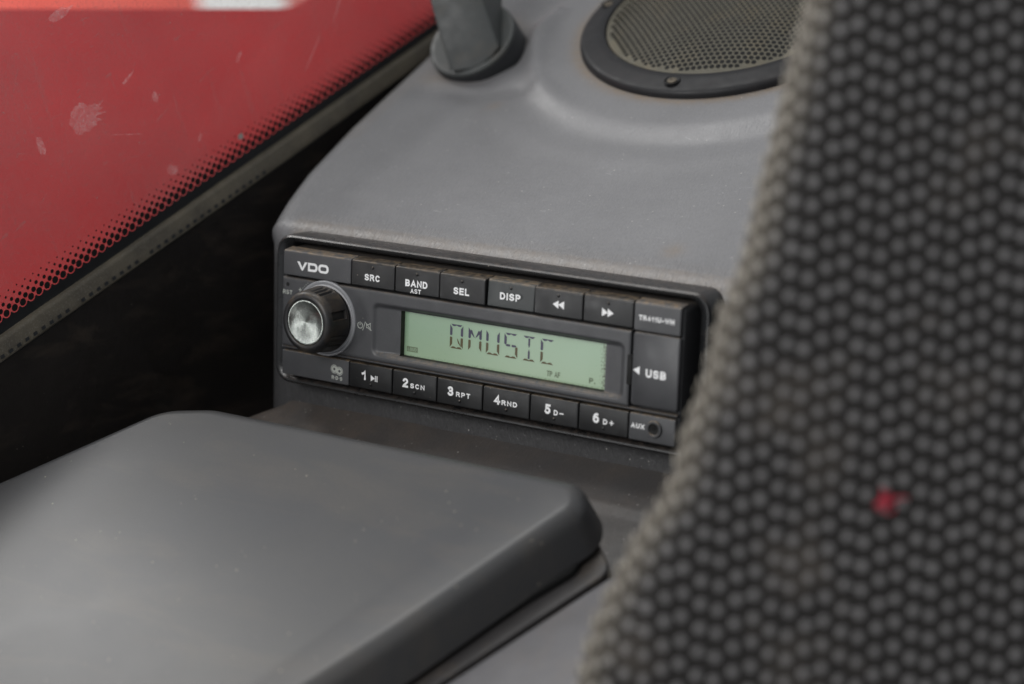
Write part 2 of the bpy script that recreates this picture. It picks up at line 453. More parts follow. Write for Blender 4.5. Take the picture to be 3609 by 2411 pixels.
def top_h(x, s):
    d = math.hypot(x - SPX, s - SPS)
    ang = math.degrees(math.atan2(s - SPS, x - SPX))
    h = 3.2 * sstep(101, 86, d)                                   # plateau that carries the loudspeaker
    h += 2.6 * math.exp(-((d - 88.5) / 3.8) ** 2) * sstep(-100, -150, ang) # lip of the plateau, strongest toward the vent
    h += 0.55 * math.exp(-((d - 110) / 7) ** 2) * sstep(-150, -110, ang) * sstep(-30, -60, ang)
    dv = math.hypot(x - VX, s - VS)
    h += 3.0 * sstep(46, 24, dv) * sstep(135, 160, s)
    q, t = seg_d(x, s, (-80, 112), (-88, 22))                    # long soft crease toward the radio
    h -= 2.2 * math.exp(-(q / 10) ** 2) * (1 - .6 * t)
    q, t = seg_d(x, s, (-108, 105), (-62, 112))
    h -= 1.6 * math.exp(-(q / 7) ** 2)
    q, t = seg_d(x, s, (-55, 120), (-78, 135))
    h -= 1.1 * math.exp(-(q / 5) ** 2)
    h += .35 * noise.noise(Vector((x / 40, s / 40, 3)))
    return h
mb = MB()
prof = []
for z in range(-62, 22, 4): prof.append((Vector((0, 16, z)), Vector((0, -1, 0)), None, lerp_tab([(-60, -113.5), (20, -114.5)], z)))
ra, ca = 11.0, Vector((0, 27, 23.2))
for i in range(0, 13):
    a = R(63 * i / 12); nn = Vector((0, -math.cos(a), math.sin(a)))
    prof.append((ca + nn * ra, nn, None, -114.5 - 3.0 * sstep(0, 12, i)))
s = 2.0
while s < 420:
    prof.append((Vector((0, 22, 33)) + T27 * s, N27, s, lerp_tab([(0, -117.5), (8, -120.4), (16, -122.8), (37, -127.5), (74, -131), (142, -132.5), (420, -136)], s)))
    s += 2.4 if s < 260 else 8
RS = 14.0
cols = []                         # (kind, dx) measured from the left edge
side = [('s', d) for d in (70, 45, 25, 12, 5)]
rnd = [('r', RS * (1 - math.cos(R(a)))) for a in (0, 8, 18, 28, 38, 48, 58, 68, 79, 90)]
xs = []; x = 18.5
while x < 420: xs.append(x); x += 2.5 if x < 330 else 10
ncol = len(side) + len(rnd) + len(xs)
dirt = []
for (p, nn, s, xl) in prof:
    for k_, d in side:
        mb.v.append(Vector((xl, p.y, p.z)) - nn * (RS + d)); dirt.append(0)
    for k_, dx in rnd:
        drop = RS - math.sqrt(max(0, RS * RS - (RS - dx) ** 2))
        mb.v.append(Vector((xl + dx, p.y, p.z)) - nn * drop + (N27 * (top_h(xl + dx, s) * min(1, dx / 10)) if s else Vector())); dirt.append(0.15 if s and s > 60 else 0)
    for dx in xs:
        xx = xl + dx
        h = top_h(xx, s) * sstep(0, 12, s) if s else 0
        mb.v.append(Vector((xx, p.y, p.z)) + nn * h)
        dd = 0
        if abs(xx) < 104 and p.z > 28 and (s is None or s < 5): dd = .34 if s is None else .06
        if s:
            q = math.hypot(xx - SPX, s - SPS); dd = max(dd, .8 * math.exp(-((q - 69) / 3.0) ** 2))
            q = math.hypot(xx - VX, s - VS); dd = max(dd, .45 * math.exp(-((q - 24) / 6) ** 2))
            q = math.hypot(xx + 66, s - 97); dd = max(dd, .5 * math.exp(-(q / 3) ** 2))
            q = math.hypot(xx - 66, s - 12); dd = max(dd, .5 * math.exp(-(q / 4) ** 2))
        dirt.append(dd)
for i in range(len(prof) - 1):
    for j in range(ncol - 1):
        a = i * ncol + j; mb.f.append((a, a + 1, a + ncol + 1, a + ncol)); mb.mi.append(0)
mb.attr['dirt'] = dirt
mb.attr['front'] = [(1.0 if p_[0].z < 12 else sstep(33, 14, p_[0].z)) if p_[2] is None else 0.0 for p_ in prof for _ in range(ncol)]  # mask of the shade painted on the front face
mb.attr['roll'] = [max(.10, math.exp(-(((s_ if s_ is not None else -4) - 0) / 9) ** 2)) for s_ in [p_[2] for p_ in prof] for _ in range(ncol)]
dash = thing('dashboard', (100, 60, -45), 'padded grey leather-grained dashboard moulding with the radio in its front', 'dashboard')
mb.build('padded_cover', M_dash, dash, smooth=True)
mb = MB()                                             # underside and rear closing of the moulding
mb.box(-98, 300, 30, 46, -70, 15)
mb.build('inner_core', M_hole, dash)

# ---- ledge in front of the dashboard
def ledge_pt(x, s, h=0): return Vector((x, 12, -41.3)) + T27 * s + N27 * h
mb = MB(); dirt = []
left = lambda s: lerp_tab([(-260, -150), (-95, -150), (-60, -138), (-10, -114), (0, -105), (2, -103)], s)
ss = [5 - 2.6 * i for i in range(60)] + [-155 - 8 * i for i in range(22)]
nx = 90
for s in ss:
    xl = left(s)
    for j in range(nx):
        t = j / (nx - 1); x = xl + (330 - xl) * t ** 1.2
        h = 0
        h += 1.3 * math.exp(-((s + 17.2) / 1.5) ** 2) * sstep(30, 50, x)
        e = min(1, (x - xl) / 8); h -= 5 * (1 - e) ** 2
        h += .4 * noise.noise(Vector((x / 20, s / 20, 1)))
        mb.v.append(ledge_pt(x, s, h))
        dirt.append(max(0, min(1, .55 * sstep(40, -110, x) + .45 * noise.noise(Vector((x / 13, s / 13, 5))) + .2)))
for i in range(len(ss) - 1):
    for j in range(nx - 1):
        a = i * nx + j; mb.f.append((a, a + 1, a + nx + 1, a + nx)); mb.mi.append(0)
mb.attr['dirt'] = dirt
ledge = mb.build('console_ledge', M_ledge, base=ledge_pt(0, -60), smooth=True)
tag(ledge, 'dusty dark brown-grey leather-grained ledge running below the radio', 'ledge')

# ---- smooth grey side moulding in front of the ledge (lower right)
def plane_poly_prism(pts, h0, h1, fn, bevel_r, taper=0, nb=6):
    """rounded slab: outline pts (x, s) -> loops rising from h0 to h1 with a rounded top edge"""
    mb = MB(); n = len(pts)
    c = Vector((sum(p[0] for p in pts) / n, sum(p[1] for p in pts) / n))
    nrm = []
    for i in range(n):
        a = Vector(pts[i - 1]); b = Vector(pts[(i + 1) % n]); d = (b - a).normalized(); q = Vector((d.y, -d.x))
        if q.dot(Vector(pts[i]) - c) < 0: q = -q
        nrm.append(q)
    loops = []
    H = h1 - h0
    for k in range(4):
        t = k / 4; hh = h0 + (H - bevel_r) * t; off = taper * (1 - t * (H - bevel_r) / H)
        loops.append([fn(*(Vector(pts[i]) + nrm[i] * off), hh) for i in range(n)])
    for k in range(nb + 1):
        a = R(90 * k / nb); hh = h1 - bevel_r + bevel_r * math.sin(a)
        off = taper * (h1 - hh) / H - bevel_r * (1 - math.cos(a))
        loops.append([fn(*(Vector(pts[i]) + nrm[i] * off), hh) for i in range(n)])
    loft(mb, loops, 0, True, True)
    return mb
def round_corners(pts, rads, n=8):
    out = []
    for i, p in enumerate(pts):
        p = Vector(p); a = (Vector(pts[i - 1]) - p); b = (Vector(pts[(i + 1) % len(pts)]) - p); r = rads[i]
        if r <= 0: out.append(tuple(p)); continue
        ua, ub = a.normalized(), b.normalized(); half = ua.angle(ub) / 2; d = min(r / math.tan(half), a.length * .48, b.length * .48)
        pa, pb = p + ua * d, p + ub * d
        for k in range(n + 1):
            t = k / n; out.append(tuple((1 - t) ** 2 * pa + 2 * t * (1 - t) * p + t * t * pb))
    return out
def densify(pts, step=12):
    out = []
    for i, p in enumerate(pts):
        q = Vector(pts[(i + 1) % len(pts)]); p = Vector(p); k = max(1, int((q - p).length / step))
        for j in range(k): out.append(tuple(p.lerp(q, j / k)))
    return out
lower = round_corners([(103.5, -61), (330, -50), (330, -300), (-4, -300), (72.9, -131.8)], [9, 0, 0, 0, 0])
mbp = plane_poly_prism(densify(lower), -4, 20.2, ledge_pt, 1.8)
o = mbp.build('side_moulding', M_lower, base=ledge_pt(100, -150), smooth=True)
tag(o, 'smooth purple-grey plastic side moulding in the lower right foreground beside the lid', 'moulding')

# ---- storage box lid in the foreground
tp = [(-101.0, -54.5), (-80, -48.6), (82, -48.6), (88.5, -60), (62, -131.5), (48, -165), (10, -256), (-175, -256), (-175, -148), (-137, -109.6)]
TH = 40
tp_in = round_corners(tp, [22, 26, 11, 12, 0, 0, 0, 0, 0, 0])
mbp = plane_poly_prism(densify(tp_in, 10), TH - 17, TH, ledge_pt, 5.5, taper=3.6, nb=8)
box = thing('storage_box', ledge_pt(-30, -160, 2), 'closed foreground storage compartment with a flat dusty grey plastic lid and rounded corners', 'storage box')
mbp.build('lid', M_tray, box, smooth=True)
core = [(-88, -62), (82, -58), (90, -72), (60, -134), (44, -164), (10, -240), (-160, -240), (-160, -150), (-125, -115)]
mbp = plane_poly_prism(densify(round_corners(core, [16, 8, 8, 0, 0, 0, 0, 0, 0]), 10), 4, TH - 16.5, ledge_pt, .5)
mbp.build('inner_wall', M_hole, box, smooth=True)  # unseen core, near-black to paint the shadow gap under the lid
body = [(-100, -56), (84, -52), (99.5, -67), (71.5, -132), (10.6, -262), (-170, -262), (-170, -155), (-130, -112)]
mbp = plane_poly_prism(densify(round_corners(body, [20, 14, 9, 0, 0, 0, 0, 0]), 10), 2, 20.5, ledge_pt, 1.0)
mbp.build('box_body', M_lowerstrip, box, smooth=True)

# ---- side window: glass, frit dots, gasket, sill strip, black panel beneath
GA = Vector((-162.7, -78.5, -4.2)); GB = Vector((-138.7, 161.2, 104.9))
gu = (GB - GA).normalized(); gv = (N27 - gu * N27.dot(gu)).normalized(); gn = gu.cross(gv)   # gn looks into the cabin
def gp(u, v, n=0): return GA + gu * u + gv * v + gn * n
GM = Matrix.Identity(4)
for i in range(3): GM[i][0] = gu[i]; GM[i][1] = gv[i]; GM[i][2] = gn[i]
GM.translation = GA / 1000
win = bpy.data.objects.new('side_window', None); COL.objects.link(win); win.matrix_world = TILT @ GM
win['base'] = (0, 0, 0); tag(win, 'dusty side window pane with a black dotted lower border over a red surface', 'window')
U0, U1 = -220, 430
def local(mb, name, mat, root, **kw): return mb.build(name, mat, root, base=(0, 0, 0), **kw)
mb = MB(); mb.box(U0, U1, -12, 260, -4.0, 0, 1)
mb.mi = [1] * 6
fz = [i for i, f in enumerate(mb.f) if all(abs(mb.v[j].z) < 1e-6 for j in f)]
mb.mi[fz[0]] = 0
pane = local(mb, 'glass_pane', [M_glass_d, M_glass_c], win)
mb = MB()                                            # dot rows shrinking upward
PT, RH = 4.25, 1.96
rows = [(1.50, 2.2), (1.12, 2.2 + RH), (.82, 2.2 + 2 * RH), (.55, 2.2 + 3 * RH), (.36, 2.2 + 4 * RH)]
k0, k1 = int(U0 / PT) + 1, int(U1 / PT) - 1
for ri, (r, v) in enumerate(rows):
    for k in range(k0, k1):
        u = (k + .5 * (ri % 2)) * PT
        rr = r * (1 + random.uniform(-.03, .03))
        mb.add([(u + rr * math.cos(a * PI / 8), v + rr * math.sin(a * PI / 8), .08) for a in range(16)], [tuple(range(16))])
local(mb, 'frit_dots', M_hole, win)
mb = MB()                                            # solid border with a scalloped edge
up_, lo_ = [], []
n = int((U1 - U0) / PT * 12)
for i in range(n + 1):
    u = U0 + (U1 - U0) * i / n; du = (u / PT - round(u / PT)) * PT
    v = 2.2 - math.sqrt(max(0, 1.92 ** 2 - du * du)) if abs(du) < 1.9 else 2.2
    v = min(v, 1.55)
    up_.append((u, v, .10)); lo_.append((u, -8, .10))
loft(mb, [up_, lo_], closed=False)
local(mb, 'frit_border', M_rubber, win)
def blob(mb, u, v, ru, rv, ang=0, jag=.25, seed=0, n=40, spikes=()):
    pts = []
    for i in range(n):
        a = 2 * PI * i / n
        k = 1 + jag * noise.noise(Vector((math.cos(a) * 1.7, math.sin(a) * 1.7, seed))) + jag * .6 * noise.noise(Vector((math.cos(a) * 6, math.sin(a) * 6, seed + 9)))
        for sa, sw, sl in spikes:
            d = abs((a - sa + PI) % (2 * PI) - PI)
            if d < sw: k += sl * (1 - d / sw) ** 1.5
        x, y = ru * k * math.cos(a), rv * k * math.sin(a)
        pts.append((u + x * math.cos(ang) - y * math.sin(ang), v + x * math.sin(ang) + y * math.cos(ang), .16))
    mb.add([(u, v, .16)] + pts, [(0, i + 1, (i + 1) % n + 1) for i in range(n)])
mb = MB()
blob(mb, 67, 54, 7.2, 5.6, -.1, .35, 2, 90, [(6.1, .10, 1.1), (.1, .09, .5), (.35, .08, .6), (5.75, .10, .7)])
blob(mb, 71, 96, 5.2, 2.2, .0, .25, 4, 50, [(.1, .2, .6)])
local(mb, 'dried_smear', M_smear, pane)
for (u, v, a, b, ang, sd) in ((92.5, 58.5, 3.6, .8, .3, 11), (102.6, 45.3, 1.4, 2.3, .1, 12), (99.9, 13.5, 2.2, 3.2, 1.0, 13), (44, 54, 1.7, 4.0, .1, 14),
                              (118.3, 18.9, 1.9, .7, .9, 15), (84, 38, 9, .2, -.45, 18), (213, 36, .45, 9, -.75, 19), (190, 22, .4, 9, -.9, 24), (150, 40, 3, .9, .6, 27)):
    m2 = MB(); blob(m2, u, v, a, b, ang, .4, sd); local(m2, 'dried_smear', M_smear, pane)
m2 = MB(); blob(m2, 139.0, 8.4, 1.5, 1.3, 0, .5, 31); local(m2, 'paint_chip', M_textdim, pane)

sill = thing('window_sill_strip', gp(100, -9), 'worn grey-brown rubber strip under the side window with painted reflections of the dots', 'trim strip')
mb = MB()
# cross-section in (v, n), swept along the window
sec = [(-4.0, .3), (-4.1, 1.8), (-4.6, 2.8), (-5.4, 3.2), (-8.8, 4.2), (-10.6, 4.9), (-11.2, 4.9), (-11.7, 4.4), (-12, 3.2), (-12, -4), (-4, -4)]
loops = []
for i in range(66):
    u = U0 + 10 * i; w = .25 * noise.noise(Vector((u / 35, 0, 0)))
    k = 1 - .10 * sstep(120, 260, u)
    loops.append([gp(u, v * k + w * (1 if v > -11 else .4), nn) for v, nn in sec])
loft(mb, loops, 0, True, True)
mb.build('rubber_profile', M_sill, sill, smooth=True)
mb = MB()
for k in range(-45, 34):
    u = k * PT * 1.0 + 1.6; v0 = -9.6; 
    if noise.noise(Vector((k * .35, 2, 0))) < -.33: continue
    wv = .62
    base_n = 4.55
    mb.add([gp(u - .95, v0 - wv, 4.98), gp(u + .95, v0 - wv, 4.98), gp(u + 1.15, v0 + wv, 4.62), gp(u - .75, v0 + wv, 4.62)], [(0, 1, 2, 3)])
mb.build('dot_reflections', M_rubber, sill)  # dark dashes paint the reflection of the frit dots on the strip
# black wall below
wall = thing('door_panel', gp(60, -60), 'scratched matt black panel below the window strip, left of the dashboard', 'panel')
mb = MB(); rowsn = [(-11.6, 2.4), (-14, 2.6), (-30, 1.5), (-70, 0), (-160, -4)]
nu = 40
for v, nn in rowsn:
    for i in range(nu): mb.v.append(gp(U0 + (U1 - U0) * i / (nu - 1), v, nn))
for a in range(len(rowsn) - 1):
    for i in range(nu - 1):
        q = a * nu + i; mb.f.append((q, q + 1, q + nu + 1, q + nu)); mb.mi.append(0)
bk = len(mb.v)
mb.v += [gp(U0, -11.6, -6), gp(U1, -11.6, -6), gp(U1, -160, -12), gp(U0, -160, -12)]; mb.f.append((bk, bk + 1, bk + 2, bk + 3)); mb.mi.append(0)
mb.build('panel_skin', M_wall, wall, smooth=True)
mb = MB()
lp = [gp(U0 + 20 * i, -12.5, 2.9) for i in range(33)]
loft(mb, [[p + gn * (.45 * math.cos(a * PI / 4)) + gv * (.45 * math.sin(a * PI / 4)) for a in range(8)] for p in lp])
mb.build('edge_piping', M_rubber, wall, smooth=True)
# floor pan under everything
mb = MB(); mb.box(-420, 500, -500, 450, -262, -260)
fl = MB()
fl.add([Vector((-175, 12, -41.3)) + T27 * a + N27 * -60 for a in (-500, 500)] + [Vector((500, 12, -41.3)) + T27 * a + N27 * -60 for a in (500, -500)], [(0, 1, 2, 3)])
o = fl.build('floor', M_wall, base=(0, 0, -110)); o['kind'] = 'structure'; o['label'] = 'dark floor under the console'

# ---- red bodywork and a red and white board outside
def gmesh(name, mat, label, cat, u0, u1, v0, v1, n0, n1, bev=3, smooth=False):
    mb = MB()
    mb.add([gp(u, v, n) for u in (u0, u1) for v in (v0, v1) for n in (n0, n1)], [(0, 1, 3, 2), (4, 6, 7, 5), (0, 4, 5, 1), (2, 3, 7, 6), (0, 2, 6, 4), (1, 5, 7, 3)])
    o = mb.build(name, mat, base=gp((u0 + u1) / 2, v0, (n0 + n1) / 2), bevel=bev, segs=3)
    return tag(o, label, cat)
# =================================================================== RADIO
radio = thing('car_radio', (0, 8, -30), 'black car radio with green display, volume knob and twelve buttons in the dashboard', 'car radio')
# trim frame
mb = MB()
def fl_(x, z, r, y): return [(p[0], y, p[1]) for p in rrect(-x, x, -z, z, r, 6)]
frame_loops = [fl_(97.6, 30.0, 7.5, 24), fl_(97.4, 29.8, 7.5, 7.2), fl_(97.1, 29.5, 7.2, 6.2), fl_(96.4, 28.8, 6.6, 5.6), fl_(95.6, 28.1, 6.2, 5.7), fl_(92.9, 27.0, 5.5, 7.2), fl_(91.6, 26.6, 5, 9.5), fl_(91.4, 26.4, 5, 24)]
loft(mb, frame_loops)
mb.build('trim_frame', M_frame, radio, smooth=True)
# chassis behind the face
mb = MB()
def pl(x, z, r, y): return [(p[0], y, p[1]) for p in rrect(-x, x, -z, z, r, 4)]
loft(mb, [pl(90.2, 25.6, 2.6, 14), pl(89.4, 24.9, 2.4, 2.2), pl(88.6, 24.1, 2.0, 1.6), pl(88.2, 23.7, 2.0, 2.2), pl(88.0, 23.5, 2.0, 8)], 0, True, True)
mb.build('chassis', M_panel, radio, smooth=True)

# centre fascia: height field with the display recess
XF0, XF1, ZF0, ZF1 = -89.15, 69.3, -13.2, 14.05
SX0, SX1, SZ0, SZ1 = -32.6, 58.2, -9.9, 7.5           # opening of the display
def fascia_y(x, z):
    # outer recess -45..67 x -11.6..9.7 dished toward the opening
    def inside(x0, x1, z0, z1, r, f):
        cx, cz = (x0 + x1) / 2, (z0 + z1) / 2; dx = abs(x - cx) - (x1 - x0) / 2 + r; dz = abs(z - cz) - (z1 - z0) / 2 + r
        d = math.hypot(max(dx, 0), max(dz, 0)) + min(max(dx, dz), 0) - r
        return d
    d = inside(-45.0, 67.4, -11.3, 9.5, 3, 0)
    y = 0.0
    if d < 0:
        lx = min(1, max(0, (x + 45) / 10)); rx = min(1, max(0, (67.4 - x) / 8.5))
        y = 2.1 * min(sstep(0, 1, min(1, -d / 2.0)), 1) * min(1, .35 + .65 * min(lx, rx))
    # rounded border of the whole fascia
    e = min(x - XF0, XF1 - x, z - ZF0, ZF1 - z)
    if e < .9: y += .5 * (1 - math.sqrt(max(0, 1 - (1 - max(0, e) / .9) ** 2)))
    return y
xsf = sorted(set([round(XF0 + i * .55, 3) for i in range(int((XF1 - XF0) / .55) + 1)] + [XF0, XF1, XF0 + .1, XF1 - .1, XF0 + .3, XF1 - .3, SX0, SX1]))
zsf = sorted(set([round(ZF0 + i * .45, 3) for i in range(int((ZF1 - ZF0) / .45) + 1)] + [ZF0, ZF1, ZF0 + .1, ZF1 - .1, ZF0 + .25, ZF1 - .25, SZ0, SZ1]))
mb = MB(); nz = len(zsf)
for x in xsf:
    for z in zsf: mb.v.append(Vector((x, fascia_y(x, z), z)))
for i in range(len(xsf) - 1):
    for j in range(nz - 1):
        cx, cz = (xsf[i] + xsf[i + 1]) / 2, (zsf[j] + zsf[j + 1]) / 2
        if SX0 < cx < SX1 and SZ0 < cz < SZ1: continue
        a = i * nz + j; mb.f.append((a, a + nz, a + nz + 1, a + 1)); mb.mi.append(0)
# walls of the opening and outer skirt
def wallstrip(pts, y1):
    o = mb.add([(x, fascia_y(x, z), z) for x, z in pts] + [(x, y1, z) for x, z in pts], [])
    n = len(pts)
    for i in range(n - 1): mb.f.append((o + i, o + i + 1, o + n + i + 1, o + n + i)); mb.mi.append(1)
xi = [x for x in xsf if SX0 <= x <= SX1]; zi = [z for z in zsf if SZ0 <= z <= SZ1]
for z in (SZ0, SZ1): wallstrip([(x, z) for x in xi], 6)
for x in (SX0, SX1): wallstrip([(x, z) for z in zi], 6)
nwall = len(mb.mi)
for z in (ZF0, ZF1): wallstrip([(x, z) for x in xsf], 2.5)
for x in (XF0, XF1): wallstrip([(x, z) for z in zsf], 2.5)
for i in range(nwall, len(mb.mi)): mb.mi[i] = 0
M_wallin = plastic('display_rim', (0.020, 0.018, 0.016), rough=.6, gs=.2, specks=1., smear=.5)
mb.build('fascia', [M_panel, M_wallin], radio, smooth=True, weld=True)

# ridge under the fascia
mb = MB()
sec = [(1.8, -13.15), (.55, -13.3), (.18, -13.55), (.15, -13.9), (.4, -14.2), (1.8, -14.35)]
loft(mb, [[(x, y, z) for y, z in sec] for x in (-89.1, -60, -20, 20, 60, 89.1)], 0, False, False, closed=False)
mb.build('moulded_ridge', M_panel, radio, smooth=True)

P = 20.89; BX = [-55.35 + P * i for i in range(7)]
def key(name, x0, x1, z0, z1, mat, y=0.0, top=True, r=.55, depth=5.0, tilt=0):
    """a key cap: rounded face, its top or bottom edge rolling back over the body"""
    mb = MB(); g = .17
    x0 += g; x1 -= g
    zt, zb = z1 - (0 if top else g), z0 + (g if top else 0)
    def lp(ix, it, ib, yy):
        return [(p[0], yy, p[1]) for p in rrect(x0 + ix, x1 - ix, zb + ib, zt - it, .45, 3)]
    big = .9 if top else .3; bot = .3 if top else .8
    loops = [lp(0, -.75 if top else 0, 0 if top else -.6, depth), lp(0, 0, 0, y + .8), lp(.02, .12, .05, y + .42), lp(.08, .32 * big + .05, .12, y + .15), lp(.22, .62 * big + .1, .26, y + .03), lp(.4, big + .1, .45, y)]
    if tilt:
        zc = zb
        loops = [[(p[0], p[1] - tilt * (p[2] - zc), p[2]) for p in l] for l in loops]
    loft(mb, loops, 0, True, True)
    return mb.build(name, mat, radio, smooth=True)
TY = -.04
def pip(parent, x, z, y=0, mat=None):
    mb = MB(); prof = [(.62, y + .05), (.60, y - .12), (.42, y - .33), (.18, y - .42)]
    lathe_y(mb, x, z, prof, 14, cap1=True); mb.build('tactile_dot', mat or M_button, parent, smooth=True)
def tri(mb, pts, y=TY, mi=0): poly(mb, pts, y, mi)

# top row
top_keys = []
names = ['source button reading SRC', 'band button reading BAND AST', 'selector button reading SEL', 'lighter grey display button reading DISP', 'rewind button with two left arrows', 'forward button with two right arrows']
for i in range(6):
    yy = {2: -.45, 1: -.05}.get(i, 0); tl = {3: -.05}.get(i, 0)
    b = key('button', BX[i], BX[i + 1], 14.75, 24.75, M_buttonlighter if i == 3 else M_button, y=yy - (0 if i != 3 else -.4), tilt=tl)
    b['label'] = names[i]
    top_keys.append(b)
    yf = yy + (.4 if i == 3 else 0)
    pip(b, (BX[i] + BX[i + 1]) / 2 - .1, 22.5, yf + (.4 if i == 3 else 0))
    mb = MB(); yt = yf - .04
    if i == 3: yt = -.02
    if i == 0: put_text(mb, 'SRC', -48.8, -41.45, 17.45, 20.0, yt)
    if i == 1: put_text(mb, 'BAND', -29.5, -19.2, 17.65, 20.3, yt); put_text(mb, 'AST', -27.0, -22.1, 15.25, 17.0, yt, offset=.015)
    if i == 2: put_text(mb, 'SEL', -7.0, 0.1, 17.5, 20.15, yt)
    if i == 3: put_text(mb, 'DISP', 13.4, 22.4, 18.1, 20.75, yt)
    if i == 4:
        tri(mb, [(38.75, 17.85), (38.75, 20.85), (36.3, 19.35)], yt); tri(mb, [(41.1, 17.85), (41.1, 20.85), (38.65, 19.35)], yt - .01)
    if i == 5:
        tri(mb, [(57.0, 17.65), (59.4, 19.15), (57.0, 20.65)], yt); tri(mb, [(59.35, 17.65), (61.8, 19.15), (59.35, 20.65)], yt - .01)
    mb.build('lettering', M_text, b)
# bottom row
words_ = [('1', None), ('2', 'SCN'), ('3', 'RPT'), ('4', 'RND'), ('5', 'D-'), ('6', 'D+')]
nx_ = [(-49.1, -47.1), (-29.5, -26.9), (-8.5, -5.9), (12.4, 15.2), (34.6, 37.2), (55.2, 57.8)]
wx_ = [None, (-25.9, -19.2), (-4.7, 1.75), (15.8, 22.7), (38.6, 42.8), (59.5, 63.9)]
for i in range(6):
    b = key('preset_button', BX[i], BX[i + 1], -24.75, -14.75, M_button, top=False)
    b['label'] = 'black preset button %s' % ' '.join(w for w in words_[i] if w)
    pip(b, (BX[i] + BX[i + 1]) / 2 + .1, -22.65)
    mb = MB()
    put_text(mb, words_[i][0], nx_[i][0], nx_[i][1], -21.2, -17.55, TY, offset=.035)
    if i == 0:
        tri(mb, [(-44.7, -21.25), (-42.75, -20.05), (-44.7, -18.85)])
        poly(mb, [(-42.7, -21.2), (-42.3, -21.2), (-42.3, -18.9), (-42.7, -18.9)], TY - .01); poly(mb, [(-41.9, -21.2), (-41.5, -21.2), (-41.5, -18.9), (-41.9, -18.9)], TY)
    elif i < 4: put_text(mb, words_[i][1], wx_[i][0], wx_[i][1], -21.05, -19.15, TY, offset=.02, spacing=1.12)
    else:
        put_text(mb, 'D', wx_[i][0], wx_[i][0] + 1.75, -21.2, -19.2, TY, offset=.02)
        xa, xb = wx_[i][1] - 1.75, wx_[i][1]
        poly(mb, [(xa, -20.45), (xb, -20.45), (xb, -20.0), (xa, -20.0)], TY)
        if i == 5: xm = (xa + xb) / 2; poly(mb, [(xm - .22, -21.1), (xm + .22, -21.1), (xm + .22, -19.35), (xm - .22, -19.35)], TY - .01)
    mb.build('lettering', M_text, b)
# grey corner blocks
b = key('badge_block', -89.0, BX[0], 14.75, 24.75, M_block, y=.05); b['label'] = 'grey corner block with the maker lettering'
mb = MB()
w = .98
def ringpts(x0, x1, z0, z1, r, n=5): return rrect(x0, x1, z0, z1, r, n)
def band(mb, outer, inner, y):
    o = mb.add([(p[0], y, p[1]) for p in outer] + [(p[0], y, p[1]) for p in inner], []); n = len(outer)
    for i in range(n):
        j = (i + 1) % n; mb.f.append((o + i, o + j, o + n + j, o + n + i)); mb.mi.append(0)
poly(mb, [(-81.95, 20.85), (-80.65, 20.85), (-79.35, 18.6), (-78.05, 20.85), (-76.8, 20.85), (-78.85, 17.75), (-79.15, 17.45), (-79.6, 17.45), (-79.9, 17.75)], .0)
def Dsh(x0, x1, z0, z1, r): 
    p = rrect(x0, x1, z0, z1, r, 5); return [((x if x > (x0 + x1) / 2 else x0), (z if x > (x0 + x1) / 2 else (z1 if z > (z0 + z1) / 2 else z0))) for x, z in p]
band(mb, Dsh(-76.55, -71.75, 17.5, 20.9, 1.55), Dsh(-75.55, -72.85, 18.45, 19.95, .7), .0)
band(mb, ringpts(-71.45, -66.3, 17.5, 20.95, 1.6), ringpts(-70.35, -67.4, 18.45, 20.0, .7), .0)
mb.build('lettering', M_textdim if False else M_text, b)
b = key('badge_block', -89.0, BX[0], -24.75, -14.75, M_block, y=.05, top=False); b['label'] = 'grey lower corner block with the RDS emblem'
mb = MB()
for cx, cz in ((-62.55, -19.15), (-60.0, -19.65)):
    for r0, r1 in ((1.72, 1.45), (1.25, .55)):
        band(mb, [(cx + r0 * math.cos(a * PI / 12), cz + r0 * math.sin(a * PI / 12)) for a in range(24)], [(cx + r1 * math.cos(a * PI / 12), cz + r1 * math.sin(a * PI / 12)) for a in range(24)], .0 if cx < -61 else -.012)
stroke(mb, [(-61.7, -18.6), (-61.3, -19.3), (-60.9, -20.2)], .7, -.02)
put_text(mb, 'R', -63.75, -62.6, -23.2, -21.75, 0, offset=.03); put_text(mb, 'D', -61.8, -60.6, -23.25, -21.8, 0, offset=.03); put_text(mb, 'S', -59.7, -58.55, -23.3, -21.85, 0, offset=.03)
for x in (-62.2, -60.15): poly(mb, [(x - .16, -22.65), (x + .16, -22.65), (x + .16, -22.35), (x - .16, -22.35)], 0)
mb.build('lettering', M_textdim, b)
b = key('model_block', BX[6], 89.0, 14.35, 24.75, M_block, y=.0); b['label'] = 'grey block with the model lettering'
mb = MB(); put_text(mb, 'TR411U-WH', 72.1, 86.3, 18.35, 20.2, TY, offset=.02); mb.build('lettering', M_text, b)
# usb flap
mb = MB()
def lp(i, y, r=1.0): return [(p[0], y, p[1]) for p in rrect(BX[6] + .25 + i, 89.1 - i, -12.2 + i, 14.1 - i, r, 3)]
loft(mb, [lp(0, 3), lp(0, .55), lp(.12, .2), lp(.4, 0)], 0, True, True)
b = mb.build('usb_flap', M_panel, radio, smooth=True); b['label'] = 'grey hinged cover marked USB'
mb = MB(); put_text(mb, 'USB', 75.9, 84.1, -1.6, 1.35, TY, offset=.035); tri(mb, [(70.75, .4), (73.4, -1.1), (73.4, 1.9)])
mb.build('lettering', M_text, b)
mb = MB(); mb.box(68.0, 70.25, -.06, 2, -5.4, 5.7)
mb.build('finger_notch', M_hole, b, bevel=.4)
b = key('aux_block', BX[6], 89.0, -24.75, -14.75, M_block, top=False); b['label'] = 'grey corner block with the AUX socket'
mb = MB(); put_text(mb, 'AUX', 71.0, 76.5, -20.35, -18.55, TY, offset=.02); mb.build('lettering', M_text, b)
